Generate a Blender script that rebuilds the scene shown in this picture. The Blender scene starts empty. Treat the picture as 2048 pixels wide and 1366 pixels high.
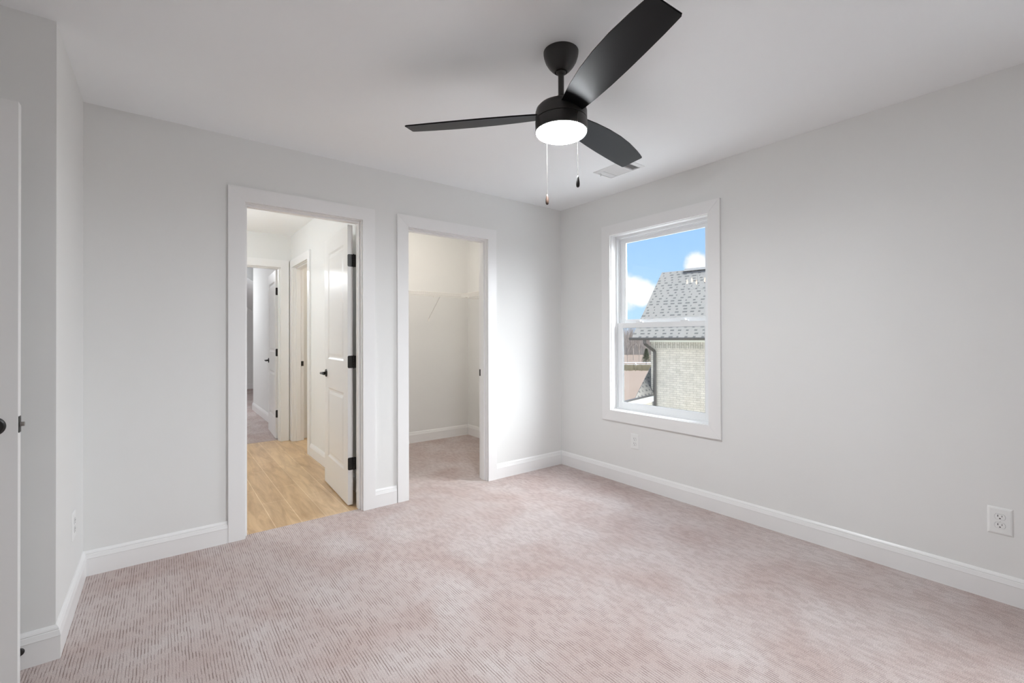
import bpy, bmesh, math, random
from mathutils import Vector, Matrix
random.seed(7)
sc = bpy.context.scene
C = sc.collection
R = math.radians

# ------------------------------------------------------------------ camera
CAM = Vector((-3.056, -3.1998, 1.2198))
YAW, PITCH, ROLL = R(37.533), R(0.2831), R(-0.1896)
fw = Vector((math.sin(YAW), math.cos(YAW), 0)); rt = Vector((math.cos(YAW), -math.sin(YAW), 0)); up = Vector((0, 0, 1))
fw2 = fw * math.cos(PITCH) + up * math.sin(PITCH); up2 = up * math.cos(PITCH) - fw * math.sin(PITCH)
rt3 = rt * math.cos(ROLL) + up2 * math.sin(ROLL); up3 = up2 * math.cos(ROLL) - rt * math.sin(ROLL)
cd = bpy.data.cameras.new('camera'); cam = bpy.data.objects.new('camera', cd); C.objects.link(cam)
m = Matrix((rt3, up3, -fw2)).transposed().to_4x4(); m.translation = CAM
cam.matrix_world = m
cd.sensor_width = 36; cd.lens = 910.3055 / 2048 * 36; cd.shift_y = -13.151 / 2048
cd.clip_start = 0.05; cd.clip_end = 600
sc.camera = cam
vs = sc.view_settings
vs.view_transform = 'Standard'; vs.look = 'None'; vs.gamma = 1; vs.use_curve_mapping = False
vs.exposure = 0.31
sc.cycles.use_denoising = True
sc.cycles.max_bounces = 14; sc.cycles.diffuse_bounces = 9; sc.cycles.transparent_max_bounces = 12
sc.cycles.sample_clamp_indirect = 20

# ------------------------------------------------------------------ light levels
SKY = 1.0; HIGHGLOW = 24.0; LOWGLOW = 3.6; FAN = 210.0; HALL = 98.0; CLOSET = 106.0; FAR = 170.0; BATH = 26.0

def mat(name):
    m = bpy.data.materials.new(name); m.use_nodes = True
    nt = m.node_tree; b = nt.nodes['Principled BSDF']
    return m, nt, b
def N(nt, t, **kw):
    n = nt.nodes.new(t)
    for k, v in kw.items():
        if hasattr(n, k) and not k[0].isupper(): setattr(n, k, v)
        else: n.inputs[k.replace('_', ' ')].default_value = v
    return n
def L(nt, a, b): nt.links.new(a, b)
def math_(nt, op, a, b=None, c=None):
    n = nt.nodes.new('ShaderNodeMath'); n.operation = op
    for i, v in enumerate((a, b, c)):
        if v is None: continue
        if isinstance(v, (int, float)): n.inputs[i].default_value = v
        else: nt.links.new(v, n.inputs[i])
    return n.outputs[0]
def mix(nt, f, a, b, bt='MIX'):
    n = nt.nodes.new('ShaderNodeMix'); n.data_type = 'RGBA'; n.blend_type = bt
    for s, v in ((n.inputs['Factor'], f), (n.inputs['A'], a), (n.inputs['B'], b)):
        if isinstance(v, (int, float)): s.default_value = v
        elif isinstance(v, tuple): s.default_value = (*v, 1) if len(v) == 3 else v
        else: nt.links.new(v, s)
    return n.outputs['Result']
def simple(name, col, rough=.5, metal=0, spec=.5, noise=None, scale=30, bump=0.0):
    m, nt, b = mat(name)
    b.inputs['Base Color'].default_value = (*col, 1); b.inputs['Roughness'].default_value = rough
    b.inputs['Metallic'].default_value = metal; b.inputs['Specular IOR Level'].default_value = spec
    tc = N(nt, 'ShaderNodeTexCoord')
    nz = N(nt, 'ShaderNodeTexNoise', Scale=scale, Detail=4.0); L(nt, tc.outputs['Object'], nz.inputs['Vector'])
    k = noise if noise is not None else .03
    dark = tuple(c * (1 - k) for c in col)
    L(nt, mix(nt, nz.outputs['Fac'], dark, col), b.inputs['Base Color'])
    if bump:
        bp = N(nt, 'ShaderNodeBump', Strength=bump, Distance=.002); L(nt, nz.outputs['Fac'], bp.inputs['Height']); L(nt, bp.outputs[0], b.inputs['Normal'])
    return m
def emit(name, col, s):
    m, nt, b = mat(name)
    b.inputs['Base Color'].default_value = (.9, .9, .9, 1)
    b.inputs['Emission Color'].default_value = (*col, 1); b.inputs['Emission Strength'].default_value = s
    return m

# ------------------------------------------------------------------ world
w = bpy.data.worlds.new('sky'); sc.world = w; w.use_nodes = True
nt = w.node_tree; bg = nt.nodes['Background']
tc = N(nt, 'ShaderNodeTexCoord'); sep = N(nt, 'ShaderNodeSeparateXYZ'); L(nt, tc.outputs['Generated'], sep.inputs[0])
z = sep.outputs['Z']
mr = N(nt, 'ShaderNodeMapRange'); mr.inputs['From Max'].default_value = .42; L(nt, z, mr.inputs['Value'])
blue = mix(nt, mr.outputs[0], (.47, .72, 1.0), (.20, .44, .92))
nz = N(nt, 'ShaderNodeTexNoise', Scale=9.0, Detail=6.0, Roughness=.52); L(nt, tc.outputs['Generated'], nz.inputs['Vector'])
def blob(d, rad, amp):
    d = Vector(d).normalized()
    n = nt.nodes.new('ShaderNodeVectorMath'); n.operation = 'DISTANCE'; L(nt, tc.outputs['Generated'], n.inputs[0]); n.inputs[1].default_value = d
    q = math_(nt, 'DIVIDE', n.outputs['Value'], rad)
    return math_(nt, 'MULTIPLY', math_(nt, 'MAXIMUM', math_(nt, 'SUBTRACT', 1.0, q), 0.0), amp)
s = None
for d, rad, amp in (((.806, .642, .112), .062, .75), ((.835, .62, .085), .052, .6), ((.938, .542, .158), .04, .8), ((.806, .642, .040), .035, .45),
                    ((.3, .9, .5), .35, .5), ((-.5, .6, .35), .5, .5), ((.6, -.6, .5), .6, .7), ((-.4, -.8, .4), .6, .5)):
    v = blob(d, rad, amp); s = v if s is None else math_(nt, 'ADD', s, v)
cf = math_(nt, 'ADD', math_(nt, 'MULTIPLY', math_(nt, 'SUBTRACT', nz.outputs['Fac'], .5), 1.5), s)
mr2 = N(nt, 'ShaderNodeMapRange'); mr2.interpolation_type = 'SMOOTHSTEP'
mr2.inputs['From Min'].default_value = .17; mr2.inputs['From Max'].default_value = .42; L(nt, cf, mr2.inputs['Value'])
skyc = mix(nt, mr2.outputs[0], blue, (.90, .93, 1.0))
# bright sky lobes added out of view, south-east, shaped to light the room
gl = blob((.506, -.604, .616), .95, 1.0)
gl2 = math_(nt, 'POWER', gl, 1.3)
zs = nt.nodes.new('ShaderNodeVectorMath'); zs.operation = 'MULTIPLY'; zs.inputs[1].default_value = (1, 1, 2.2); L(nt, tc.outputs['Generated'], zs.inputs[0])
zd = nt.nodes.new('ShaderNodeVectorMath'); zd.operation = 'DISTANCE'; L(nt, zs.outputs[0], zd.inputs[0]); zd.inputs[1].default_value = (.40, -.90, .20 * 2.2)
glow = math_(nt, 'MAXIMUM', math_(nt, 'SUBTRACT', 1.0, math_(nt, 'DIVIDE', zd.outputs["Value"], .85)), 0.0)
skyb = mix(nt, 1.0, skyc, (1.0, .98, .96), 'MIX'); 
add = nt.nodes.new('ShaderNodeVectorMath'); add.operation = 'SCALE'; add.inputs[0].default_value = (.93, .97, 1.0); L(nt, math_(nt, 'ADD', math_(nt, 'MULTIPLY', gl2, HIGHGLOW), math_(nt, 'MULTIPLY', glow, LOWGLOW)), add.inputs['Scale'])
fin = nt.nodes.new('ShaderNodeVectorMath'); fin.operation = 'ADD'; L(nt, skyc, fin.inputs[0]); L(nt, add.outputs[0], fin.inputs[1])
L(nt, fin.outputs[0], bg.inputs['Color']); bg.inputs['Strength'].default_value = SKY
w.cycles.sampling_method = 'MANUAL'; w.cycles.sample_map_resolution = 512

# sun, high in the west, veiled
sd = bpy.data.lights.new('sun', 'SUN'); sd.energy = .5; sd.angle = R(15); sd.color = (1, .96, .9)
so = bpy.data.objects.new('sun', sd); C.objects.link(so)
so.rotation_euler = Vector((-.80, -.12, .62)).to_track_quat('Z', 'Y').to_euler()

# daylight sampling portal in the window opening
pd = bpy.data.lights.new('window_portal', 'AREA'); pd.shape = 'RECTANGLE'; pd.size = 1.49; pd.size_y = .88; pd.cycles.is_portal = True
po = bpy.data.objects.new('window_portal', pd); C.objects.link(po); po.location = (.14, -1.06, 1.34); po.rotation_euler = (0, R(90), 0)
po2 = bpy.data.objects.new('window_portal', pd); C.objects.link(po2); po2.location = (.14, -4.022, 1.34); po2.rotation_euler = (0, R(90), 0)

# ------------------------------------------------------------------ materials
WALL = simple('wall_paint', (.808, .812, .80), .62, spec=.3, noise=.012, scale=6)
CEIL = simple('ceiling_paint', (.915, .935, .945), .8, spec=.2, noise=.012, scale=5)
TRIM = simple('trim_paint', (.86, .86, .855), .30, noise=.01, scale=8)
DOORP = simple('door_paint', (.85, .85, .84), .34, noise=.01, scale=8)
VINYL = simple('white_vinyl', (.86, .88, .89), .35, noise=.01)
BLACKM = simple('matte_black_metal', (.012, .011, .010), .38, metal=.0, spec=.5, noise=.2, scale=60)
FANB = simple('fan_black', (.030, .027, .025), .42, spec=.5, noise=.25, scale=40)
BLADE = simple('fan_blade_black', (.004, .004, .005), .38, spec=.18, noise=.35, scale=25)
BRONZE = simple('fob_bronze', (.05, .03, .022), .3, noise=.3)
CHAIN = simple('chain_metal', (.10, .085, .075), .4, metal=.7)
PLATE = simple('outlet_plastic', (.84, .85, .84), .35, noise=.01)
SLOT = simple('outlet_slot', (.01, .01, .01), .8)
GASK = simple('window_gasket', (.16, .17, .17), .6)
WIRE = simple('white_wire_coating', (.86, .85, .82), .4)
GRILLE = simple('vent_metal', (.80, .81, .81), .45)
DUCT = simple('duct_dark', (.10, .10, .10), .8)
STEEL = simple('latch_steel', (.35, .33, .31), .35, metal=.8)
SCREW = simple('screw_dark', (.05, .045, .04), .4, metal=.5)
GUTTER = simple('gutter_bronze', (.065, .058, .048), .5)
FASCIA = simple('fascia_cream', (.62, .63, .55), .6)
WHITEB = simple('white_board', (.70, .73, .74), .6)

def carpet(name, c1, c2, cg):
    m, nt, b = mat(name)
    g = N(nt, 'ShaderNodeNewGeometry'); sp = N(nt, 'ShaderNodeSeparateXYZ'); L(nt, g.outputs['Position'], sp.inputs[0])
    wob = N(nt, 'ShaderNodeTexNoise', Scale=9.0, Detail=2.0); L(nt, g.outputs['Position'], wob.inputs['Vector'])
    x = math_(nt, 'ADD', math_(nt, 'MULTIPLY', sp.outputs['X'], 1 / .0105), math_(nt, 'MULTIPLY', wob.outputs['Fac'], .5))
    row = math_(nt, 'FLOOR', x)
    wn = N(nt, 'ShaderNodeTexWhiteNoise'); wn.noise_dimensions = '1D'; L(nt, row, wn.inputs['W'])
    y = math_(nt, 'ADD', math_(nt, 'MULTIPLY', sp.outputs['Y'], 1 / .036), math_(nt, 'MULTIPLY', wn.outputs['Value'], 9.0))
    cell = math_(nt, 'FLOOR', y)
    cb = N(nt, 'ShaderNodeCombineXYZ'); L(nt, row, cb.inputs[0]); L(nt, cell, cb.inputs[1])
    wn2 = N(nt, 'ShaderNodeTexWhiteNoise'); wn2.noise_dimensions = '3D'; L(nt, cb.outputs[0], wn2.inputs['Vector'])
    fx = math_(nt, 'FRACT', x)
    tri = math_(nt, 'MULTIPLY', math_(nt, 'ABSOLUTE', math_(nt, 'SUBTRACT', fx, .5)), 2.0)      # 1 in the groove
    gro = N(nt, 'ShaderNodeMapRange'); gro.inputs['From Min'].default_value = .50; gro.inputs['From Max'].default_value = .95; L(nt, tri, gro.inputs['Value'])
    dm = N(nt, 'ShaderNodeMapRange'); dm.inputs['From Min'].default_value = .35; dm.inputs['From Max'].default_value = .75; L(nt, wn2.outputs['Value'], dm.inputs['Value'])
    dash = math_(nt, 'MULTIPLY', gro.outputs[0], math_(nt, 'ADD', math_(nt, 'MULTIPLY', dm.outputs[0], .85), .15))
    sp1 = N(nt, 'ShaderNodeTexNoise', Scale=330.0, Detail=3.0, Roughness=.7); L(nt, g.outputs['Position'], sp1.inputs['Vector'])
    big = N(nt, 'ShaderNodeTexNoise', Scale=2.6, Detail=4.0, Roughness=.55, Distortion=.4); L(nt, g.outputs['Position'], big.inputs['Vector'])
    bm = N(nt, 'ShaderNodeMapRange'); bm.inputs['From Min'].default_value = .35; bm.inputs['From Max'].default_value = .65; L(nt, big.outputs['Fac'], bm.inputs['Value'])
    base = mix(nt, bm.outputs[0], c1, c2)
    spk = N(nt, 'ShaderNodeMapRange'); spk.inputs['From Min'].default_value = .38; spk.inputs['From Max'].default_value = .62
    spk.inputs['To Min'].default_value = .66; spk.inputs['To Max'].default_value = 1.10; L(nt, sp1.outputs['Fac'], spk.inputs['Value'])
    col = mix(nt, 1.0, base, spk.outputs[0], 'MULTIPLY')
    col = mix(nt, math_(nt, 'MULTIPLY', dash, .95), col, cg)  # dark dashes: groove shade put into the colour, with two-tone yarn
    L(nt, col, b.inputs['Base Color'])
    b.inputs['Roughness'].default_value = .95; b.inputs['Specular IOR Level'].default_value = .1
    h = math_(nt, 'SUBTRACT', math_(nt, 'MULTIPLY', sp1.outputs['Fac'], .6), dash)
    bp = N(nt, 'ShaderNodeBump', Strength=.25, Distance=.003); L(nt, h, bp.inputs['Height']); L(nt, bp.outputs[0], b.inputs['Normal'])
    return m
CARPET = carpet('loop_carpet', (.575, .47, .44), (.67, .60, .58), (.23, .165, .145))

def planks():
    m, nt, b = mat('oak_look_planks')
    g = N(nt, 'ShaderNodeNewGeometry'); sp = N(nt, 'ShaderNodeSeparateXYZ'); L(nt, g.outputs['Position'], sp.inputs[0])
    cb = N(nt, 'ShaderNodeCombineXYZ'); L(nt, sp.outputs['Y'], cb.inputs[0]); L(nt, math_(nt, 'ADD', sp.outputs['X'], 2.475), cb.inputs[1])
    br = N(nt, 'ShaderNodeTexBrick', Scale=1.0); br.offset = .37; br.offset_frequency = 2
    for k, v in (('Mortar Size', .0022), ('Brick Width', .92), ('Row Height', .155), ('Mortar Smooth', .1), ('Bias', 0.0)): br.inputs[k].default_value = v
    br.inputs['Color1'].default_value = (.60, .41, .225, 1); br.inputs['Color2'].default_value = (.72, .53, .32, 1); br.inputs['Mortar'].default_value = (.82, .66, .46, 1)
    L(nt, cb.outputs[0], br.inputs['Vector'])
    mp = N(nt, 'ShaderNodeMapping'); mp.inputs['Scale'].default_value = (12, 1.5, 1); L(nt, g.outputs['Position'], mp.inputs['Vector'])
    nz = N(nt, 'ShaderNodeTexNoise', Scale=1.6, Detail=7.0, Roughness=.6, Distortion=.7); L(nt, mp.outputs[0], nz.inputs['Vector'])
    mr = N(nt, 'ShaderNodeMapRange'); mr.inputs['From Min'].default_value = .33; mr.inputs['From Max'].default_value = .62; L(nt, nz.outputs['Fac'], mr.inputs['Value'])
    col = mix(nt, mr.outputs[0], (.72, .65, .57), (1.03, 1.03, 1.02))
    col = mix(nt, 1.0, br.outputs['Color'], col, 'MULTIPLY')
    L(nt, col, b.inputs['Base Color']); b.inputs['Roughness'].default_value = .30; b.inputs['Specular IOR Level'].default_value = .45
    bp = N(nt, 'ShaderNodeBump', Strength=.2, Distance=.001); L(nt, mr.outputs[0], bp.inputs['Height']); L(nt, bp.outputs[0], b.inputs['Normal'])
    return m
PLANKS = planks()

def glass():
    m = bpy.data.materials.new('window_glass'); m.use_nodes = True; nt = m.node_tree; nt.nodes.clear()
    o = N(nt, 'ShaderNodeOutputMaterial'); t = N(nt, 'ShaderNodeBsdfTransparent'); g = N(nt, 'ShaderNodeBsdfGlossy', Roughness=.0)
    lw = N(nt, 'ShaderNodeLayerWeight'); lw.inputs['Blend'].default_value = .5; f = math_(nt, 'ADD', math_(nt, 'MULTIPLY', math_(nt, 'POWER', lw.outputs['Facing'], 5.0), .92), .04); mx = N(nt, 'ShaderNodeMixShader')
    nz = N(nt, 'ShaderNodeTexNoise', Scale=3.0); mr = N(nt, 'ShaderNodeMapRange')
    mr.inputs['To Min'].default_value = .97; mr.inputs['To Max'].default_value = .99; L(nt, nz.outputs['Fac'], mr.inputs['Value'])
    cc = N(nt, 'ShaderNodeCombineColor'); [L(nt, mr.outputs[0], cc.inputs[i]) for i in range(3)]
    L(nt, cc.outputs[0], t.inputs['Color'])
    L(nt, f, mx.inputs[0]); L(nt, t.outputs[0], mx.inputs[1]); L(nt, g.outputs[0], mx.inputs[2]); L(nt, mx.outputs[0], o.inputs['Surface'])
    return m
GLASS = glass()

def brickmat(name, c1, c2, mort, bw, rh, ms, rot=False, bump=.3):
    m, nt, b = mat(name)
    tc = N(nt, 'ShaderNodeTexCoord'); sp = N(nt, 'ShaderNodeSeparateXYZ'); L(nt, tc.outputs['Object'], sp.inputs[0])
    cb = N(nt, 'ShaderNodeCombineXYZ')
    if rot: L(nt, sp.outputs['Z'], cb.inputs[0]); L(nt, math_(nt, 'ADD', sp.outputs['X'], sp.outputs['Y']), cb.inputs[1])
    else: L(nt, math_(nt, 'ADD', sp.outputs['X'], sp.outputs['Y']), cb.inputs[0]); L(nt, sp.outputs['Z'], cb.inputs[1])
    br = N(nt, 'ShaderNodeTexBrick', Scale=1.0)
    for k, v in (('Mortar Size', ms), ('Brick Width', bw), ('Row Height', rh), ('Mortar Smooth', .2), ('Bias', 0.0)): br.inputs[k].default_value = v
    br.inputs['Color1'].default_value = (*c1, 1); br.inputs['Color2'].default_value = (*c2, 1); br.inputs['Mortar'].default_value = (*mort, 1)
    L(nt, cb.outputs[0], br.inputs['Vector'])
    nz = N(nt, 'ShaderNodeTexNoise', Scale=5.0, Detail=8.0, Roughness=.7); L(nt, tc.outputs['Object'], nz.inputs['Vector'])
    mr = N(nt, 'ShaderNodeMapRange'); mr.inputs['From Min'].default_value = .35; mr.inputs['From Max'].default_value = .6; mr.inputs['To Min'].default_value = .86; mr.inputs['To Max'].default_value = 1.04
    L(nt, nz.outputs['Fac'], mr.inputs['Value'])
    L(nt, mix(nt, 1.0, br.outputs['Color'], mr.outputs[0], 'MULTIPLY'), b.inputs['Base Color'])
    b.inputs['Roughness'].default_value = .9
    bp = N(nt, 'ShaderNodeBump', Strength=bump, Distance=.006); bp.invert = True; L(nt, br.outputs['Fac'], bp.inputs['Height']); L(nt, bp.outputs[0], b.inputs['Normal'])
    return m
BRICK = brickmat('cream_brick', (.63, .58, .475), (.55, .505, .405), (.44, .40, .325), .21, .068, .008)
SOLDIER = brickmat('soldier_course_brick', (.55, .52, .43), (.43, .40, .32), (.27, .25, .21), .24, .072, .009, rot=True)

def shingles():
    m, nt, b = mat('grey_shingles')
    tc = N(nt, 'ShaderNodeTexCoord'); sp = N(nt, 'ShaderNodeSeparateXYZ'); L(nt, tc.outputs['Object'], sp.inputs[0])
    v = math_(nt, 'MULTIPLY', sp.outputs['Y'], 1 / .145); row = math_(nt, 'FLOOR', v); fv = math_(nt, 'FRACT', v)
    wn = N(nt, 'ShaderNodeTexWhiteNoise'); wn.noise_dimensions = '1D'; L(nt, row, wn.inputs['W'])
    u = math_(nt, 'ADD', math_(nt, 'MULTIPLY', sp.outputs['X'], 1 / .25), math_(nt, 'MULTIPLY', wn.outputs['Value'], 7.0))
    cb = N(nt, 'ShaderNodeCombineXYZ'); L(nt, math_(nt, 'FLOOR', u), cb.inputs[0]); L(nt, row, cb.inputs[1])
    wn2 = N(nt, 'ShaderNodeTexWhiteNoise'); L(nt, cb.outputs[0], wn2.inputs['Vector'])
    wdt = math_(nt, 'ADD', math_(nt, 'MULTIPLY', wn2.outputs['Value'], .5), .12)
    tab = math_(nt, 'LESS_THAN', math_(nt, 'FRACT', u), wdt)
    low = math_(nt, 'LESS_THAN', fv, .42)
    dark = math_(nt, 'MULTIPLY', tab, low)
    nz = N(nt, 'ShaderNodeTexNoise', Scale=60.0, Detail=5.0); L(nt, tc.outputs['Object'], nz.inputs['Vector'])
    base = mix(nt, nz.outputs['Fac'], (.19, .172, .145), (.33, .305, .26))
    base = mix(nt, math_(nt, 'MULTIPLY', wn2.outputs['Value'], .6), base, (.25, .235, .20))
    L(nt, mix(nt, math_(nt, 'MULTIPLY', dark, .85), base, (.075, .072, .065)), b.inputs['Base Color'])
    b.inputs['Roughness'].default_value = .95
    bp = N(nt, 'ShaderNodeBump', Strength=.4, Distance=.01); bp.invert = True; L(nt, dark, bp.inputs['Height']); L(nt, bp.outputs[0], b.inputs['Normal'])
    return m
SHINGLE = shingles()
def ground():
    m, nt, b = mat('dry_field')
    g = N(nt, 'ShaderNodeNewGeometry')
    n1 = N(nt, 'ShaderNodeTexNoise', Scale=.25, Detail=6.0, Roughness=.7); n2 = N(nt, 'ShaderNodeTexNoise', Scale=3.0, Detail=6.0, Roughness=.7)
    L(nt, g.outputs['Position'], n1.inputs['Vector']); L(nt, g.outputs['Position'], n2.inputs['Vector'])
    c = mix(nt, n1.outputs['Fac'], (.13, .082, .056), (.19, .14, .10)); c = mix(nt, math_(nt, 'MULTIPLY', n2.outputs['Fac'], .7), c, (.11, .078, .052))
    L(nt, c, b.inputs['Base Color']); b.inputs['Roughness'].default_value = 1
    return m
FIELD = ground()
BARK = simple('bare_bark', (.25, .21, .18), .9, noise=.4)
EVERG = simple('evergreen_needles', (.10, .13, .065), .9, noise=.5, scale=4)
HEDGE = simple('olive_brush', (.20, .17, .10), .95, noise=.6, scale=2)

# ------------------------------------------------------------------ mesh helpers
def obj(name, bm, m, parent=None, smooth=False, loc=None):
    me = bpy.data.meshes.new(name); bmesh.ops.recalc_face_normals(bm, faces=bm.faces); bm.to_mesh(me); bm.free()
    for mm in (m if isinstance(m, (list, tuple)) else [m]): me.materials.append(mm)
    if smooth:
        for p in me.polygons: p.use_smooth = True
    o = bpy.data.objects.new(name, me); C.objects.link(o)
    if parent: o.parent = parent
    if loc: o.location = loc
    return o
def empty(name, loc=(0, 0, 0), rz=0):
    o = bpy.data.objects.new(name, None); C.objects.link(o); o.location = loc; o.rotation_euler = (0, 0, rz); o.empty_display_size = .1
    return o
def tag(o, label, cat, group=None, kind=None):
    o['label'] = label; o['category'] = cat
    if group: o['group'] = group
    if kind: o['kind'] = kind
    return o
def S(o, label, cat): return tag(o, label, cat, kind='structure')
def box(bm, x0, x1, y0, y1, z0, z1, bev=0, mi=0):
    vs_ = [bm.verts.new((x, y, z)) for x in (x0, x1) for y in (y0, y1) for z in (z0, z1)]
    F = [(0, 1, 3, 2), (4, 6, 7, 5), (0, 4, 5, 1), (2, 3, 7, 6), (0, 2, 6, 4), (1, 5, 7, 3)]
    fs = [bm.faces.new([vs_[i] for i in f]) for f in F]
    for f in fs: f.material_index = mi
    if bev:
        es = {e for f in fs for e in f.edges}
        bmesh.ops.bevel(bm, geom=list(es), offset=bev, segments=2, affect='EDGES', profile=.5)
    return bm
def B(*a, **k): return box(bmesh.new(), *a, **k)
def tube(bm, pts, r, n=10, closed_ends=True):
    pts = [Vector(p) for p in pts]; rs = r if isinstance(r, (list, tuple)) else [r] * len(pts); rings = []
    ref = None
    for i, p in enumerate(pts):
        d = (pts[min(i + 1, len(pts) - 1)] - pts[max(i - 1, 0)]).normalized()
        if ref is None: ref = Vector((0, 0, 1)) if abs(d.z) < .9 else Vector((1, 0, 0))
        a = d.cross(ref).normalized(); b_ = d.cross(a).normalized(); ref = -b_ if abs(d.dot(b_)) < .9 else ref
        a = d.cross(ref).normalized(); b_ = d.cross(a).normalized()
        rings.append([bm.verts.new(p + (a * math.cos(t) + b_ * math.sin(t)) * rs[i]) for t in [2 * math.pi * k / n for k in range(n)]])
    for i in range(len(rings) - 1):
        for k in range(n): bm.faces.new((rings[i][k], rings[i][(k + 1) % n], rings[i + 1][(k + 1) % n], rings[i + 1][k]))
    if closed_ends: bm.faces.new(rings[0][::-1]); bm.faces.new(rings[-1])
    return bm
def lathe(bm, prof, n=48, M=None):
    rings = []
    for r, z_ in prof:
        if r < 1e-6: v = bm.verts.new((0, 0, z_)); rings.append([v] * n)
        else: rings.append([bm.verts.new((r * math.cos(2 * math.pi * k / n), r * math.sin(2 * math.pi * k / n), z_)) for k in range(n)])
    new = [v for rg in rings for v in set(rg)]
    for i in range(len(rings) - 1):
        for k in range(n):
            q = [rings[i][k], rings[i][(k + 1) % n], rings[i + 1][(k + 1) % n], rings[i + 1][k]]
            u_ = []
            for v in q:
                if v not in u_: u_.append(v)
            if len(u_) >= 3: bm.faces.new(u_)
    if M is not None: bmesh.ops.transform(bm, matrix=M, verts=list(set(new)))
    return bm
def prism(bm, poly, f0, f1):                    # poly points mapped by f0 / f1 to two end caps
    a = [bm.verts.new(f0(p)) for p in poly]; b_ = [bm.verts.new(f1(p)) for p in poly]; n = len(poly)
    bm.faces.new(a); bm.faces.new(b_[::-1])
    for i in range(n): bm.faces.new((a[i], a[(i + 1) % n], b_[(i + 1) % n], b_[i]))
    return bm

H = 2.44
XL, YB = -3.379, -.7496                          # side wall of the recess, face of the jutting wall
YR, XW = -5.25, -4.30                            # rear wall, left wall
T = .115
DOPEN_Z = 2.046
D1 = (-2.652, -1.939); CL = (-1.584, -.870)      # clear openings in the door wall

def wall(name, label, pieces, m=WALL):
    bm = bmesh.new()
    for p in pieces: box(bm, *p)
    return S(obj(name, bm, m), label, 'wall')

g = .005
wall('wall_back', 'white back wall with the doorway and the closet opening', [
    (XL - T, D1[0] - g, 0, T, 0, H), (D1[1] + g, CL[0] - g, 0, T, 0, H), (CL[1] + g, .0, 0, T, 0, H),
    (D1[0] - g, D1[1] + g, 0, T, DOPEN_Z + g, H), (CL[0] - g, CL[1] + g, 0, T, DOPEN_Z + g, H)])
WY0, WY1, WZ0, WZ1 = -1.499, -.624, .601, 2.082
WT = .16
W2 = (-4.46, -3.585)
wall('wall_right', 'white wall on the right with the window', [
    (0, WT, YR, W2[0], 0, H), (0, WT, W2[0], W2[1], 0, WZ0), (0, WT, W2[0], W2[1], WZ1, H), (0, WT, W2[1], WY0, 0, H), (0, WT, WY1, 1.69 + T, 0, H), (0, WT, WY0, WY1, 0, WZ0), (0, WT, WY0, WY1, WZ1, H)])
wall('wall_side', 'short bright wall beside the jutting corner, far left', [(XL - T, XL, YB, 0, 0, H)])
wall('wall_jut', 'shaded wall behind the open door at the far left', [(XW - T, XL - T, YB, YB + T, 0, H)])
LD = (-1.72, -.97)
wall('wall_left', 'left bedroom wall outside the photo', [
    (XW - T, XW, YR, LD[0], 0, H), (XW - T, XW, LD[1], YB, 0, H), (XW - T, XW, LD[0], LD[1], DOPEN_Z, H)])
wall('wall_left_closet', 'inside of the room behind the open left door', [
    (XW - 1.1, XW - 1.0, LD[0] - .2, LD[1] + .2, 0, H), (XW - 1.0, XW - T, LD[0] - .2, LD[0] - .1, 0, H), (XW - 1.0, XW - T, LD[1] + .1, LD[1] + .2, 0, H)])
wall('wall_rear', 'rear bedroom wall behind the camera', [
    (XW - T, WT, YR - .15, YR, 0, H)])
S(obj('ceiling', B(XW - 1.1, WT, YR - .15, 1.69 + T, H, H + .12), CEIL), 'flat white bedroom ceiling around the fan', 'ceiling')
CY = .045
bm = bmesh.new(); box(bm, XW - 1.1, WT, YR - .15, CY, -.12, 0); box(bm, -1.72, WT, CY, 1.69 + T, -.12, 0)
S(obj('floor', bm, CARPET), 'pinkish grey loop carpet with broken ridges over bedroom and closet', 'floor')
HX0, HX1, HY1 = -5.2, -1.83, 2.735
S(obj('floor_hall', B(HX0, -1.72, CY, 2.83, -.12, -.001), PLANKS), 'light oak plank floor of the hall', 'floor')
# ---- closet
wall('wall_closet_left', 'left closet wall', [(HX1, -1.72, T, 1.69 + T, 0, H)])
wall('wall_closet_back', 'closet back wall behind the wire shelf', [(-1.72, 0, 1.69, 1.69 + T, 0, H)])
# ---- hall
SD = (1.918, 2.63)
S(obj('ceiling_hall', B(HX0, WT + .2, 1.69 + T, 2.9, H, H + .12), CEIL), 'hall ceiling', 'ceiling')
S(obj('ceiling_hall', B(HX0, XW - 1.1, .0, 1.69 + T, H, H + .12), CEIL), 'hall ceiling over the stair side', 'ceiling')
FD = (-2.66, -1.953)
wall('wall_hall_right', 'hall wall on the right with the side doorway', [
    (HX1, -1.715, 1.69 + T, SD[0] - g, 0, H), (HX1, -1.715, SD[1] + g, HY1 + T, 0, H), (HX1, -1.715, SD[0] - g, SD[1] + g, DOPEN_Z + g, H)])
wall('wall_hall_far', 'hall end wall with the far doorway', [
    (HX0, FD[0] - g, HY1, HY1 + T, 0, H), (FD[1] + g, HX1, HY1, HY1 + T, 0, H), (FD[0] - g, FD[1] + g, HY1, HY1 + T, DOPEN_Z + g, H)])
wall('wall_hall_left', 'hall wall far to the left, unseen', [(HX0 - T, HX0, 0, HY1 + T, 0, H), (HX0, XW - 1.1, YB, YB + T, 0, H), (HX0, XL - T, 0, T, 0, H)])
# ---- bathroom beyond the side door
wall('wall_bath', 'walls of the room beyond the side doorway', [(.2, .3, 1.69 + T, 2.95, 0, H), (HX1 + T, .2, 2.735, 2.85, 0, H)])
S(obj('floor_bath', B(-1.72, .3, 1.69 + T, 2.95, -.12, -.001), PLANKS), 'floor beyond the side doorway', 'floor')
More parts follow.
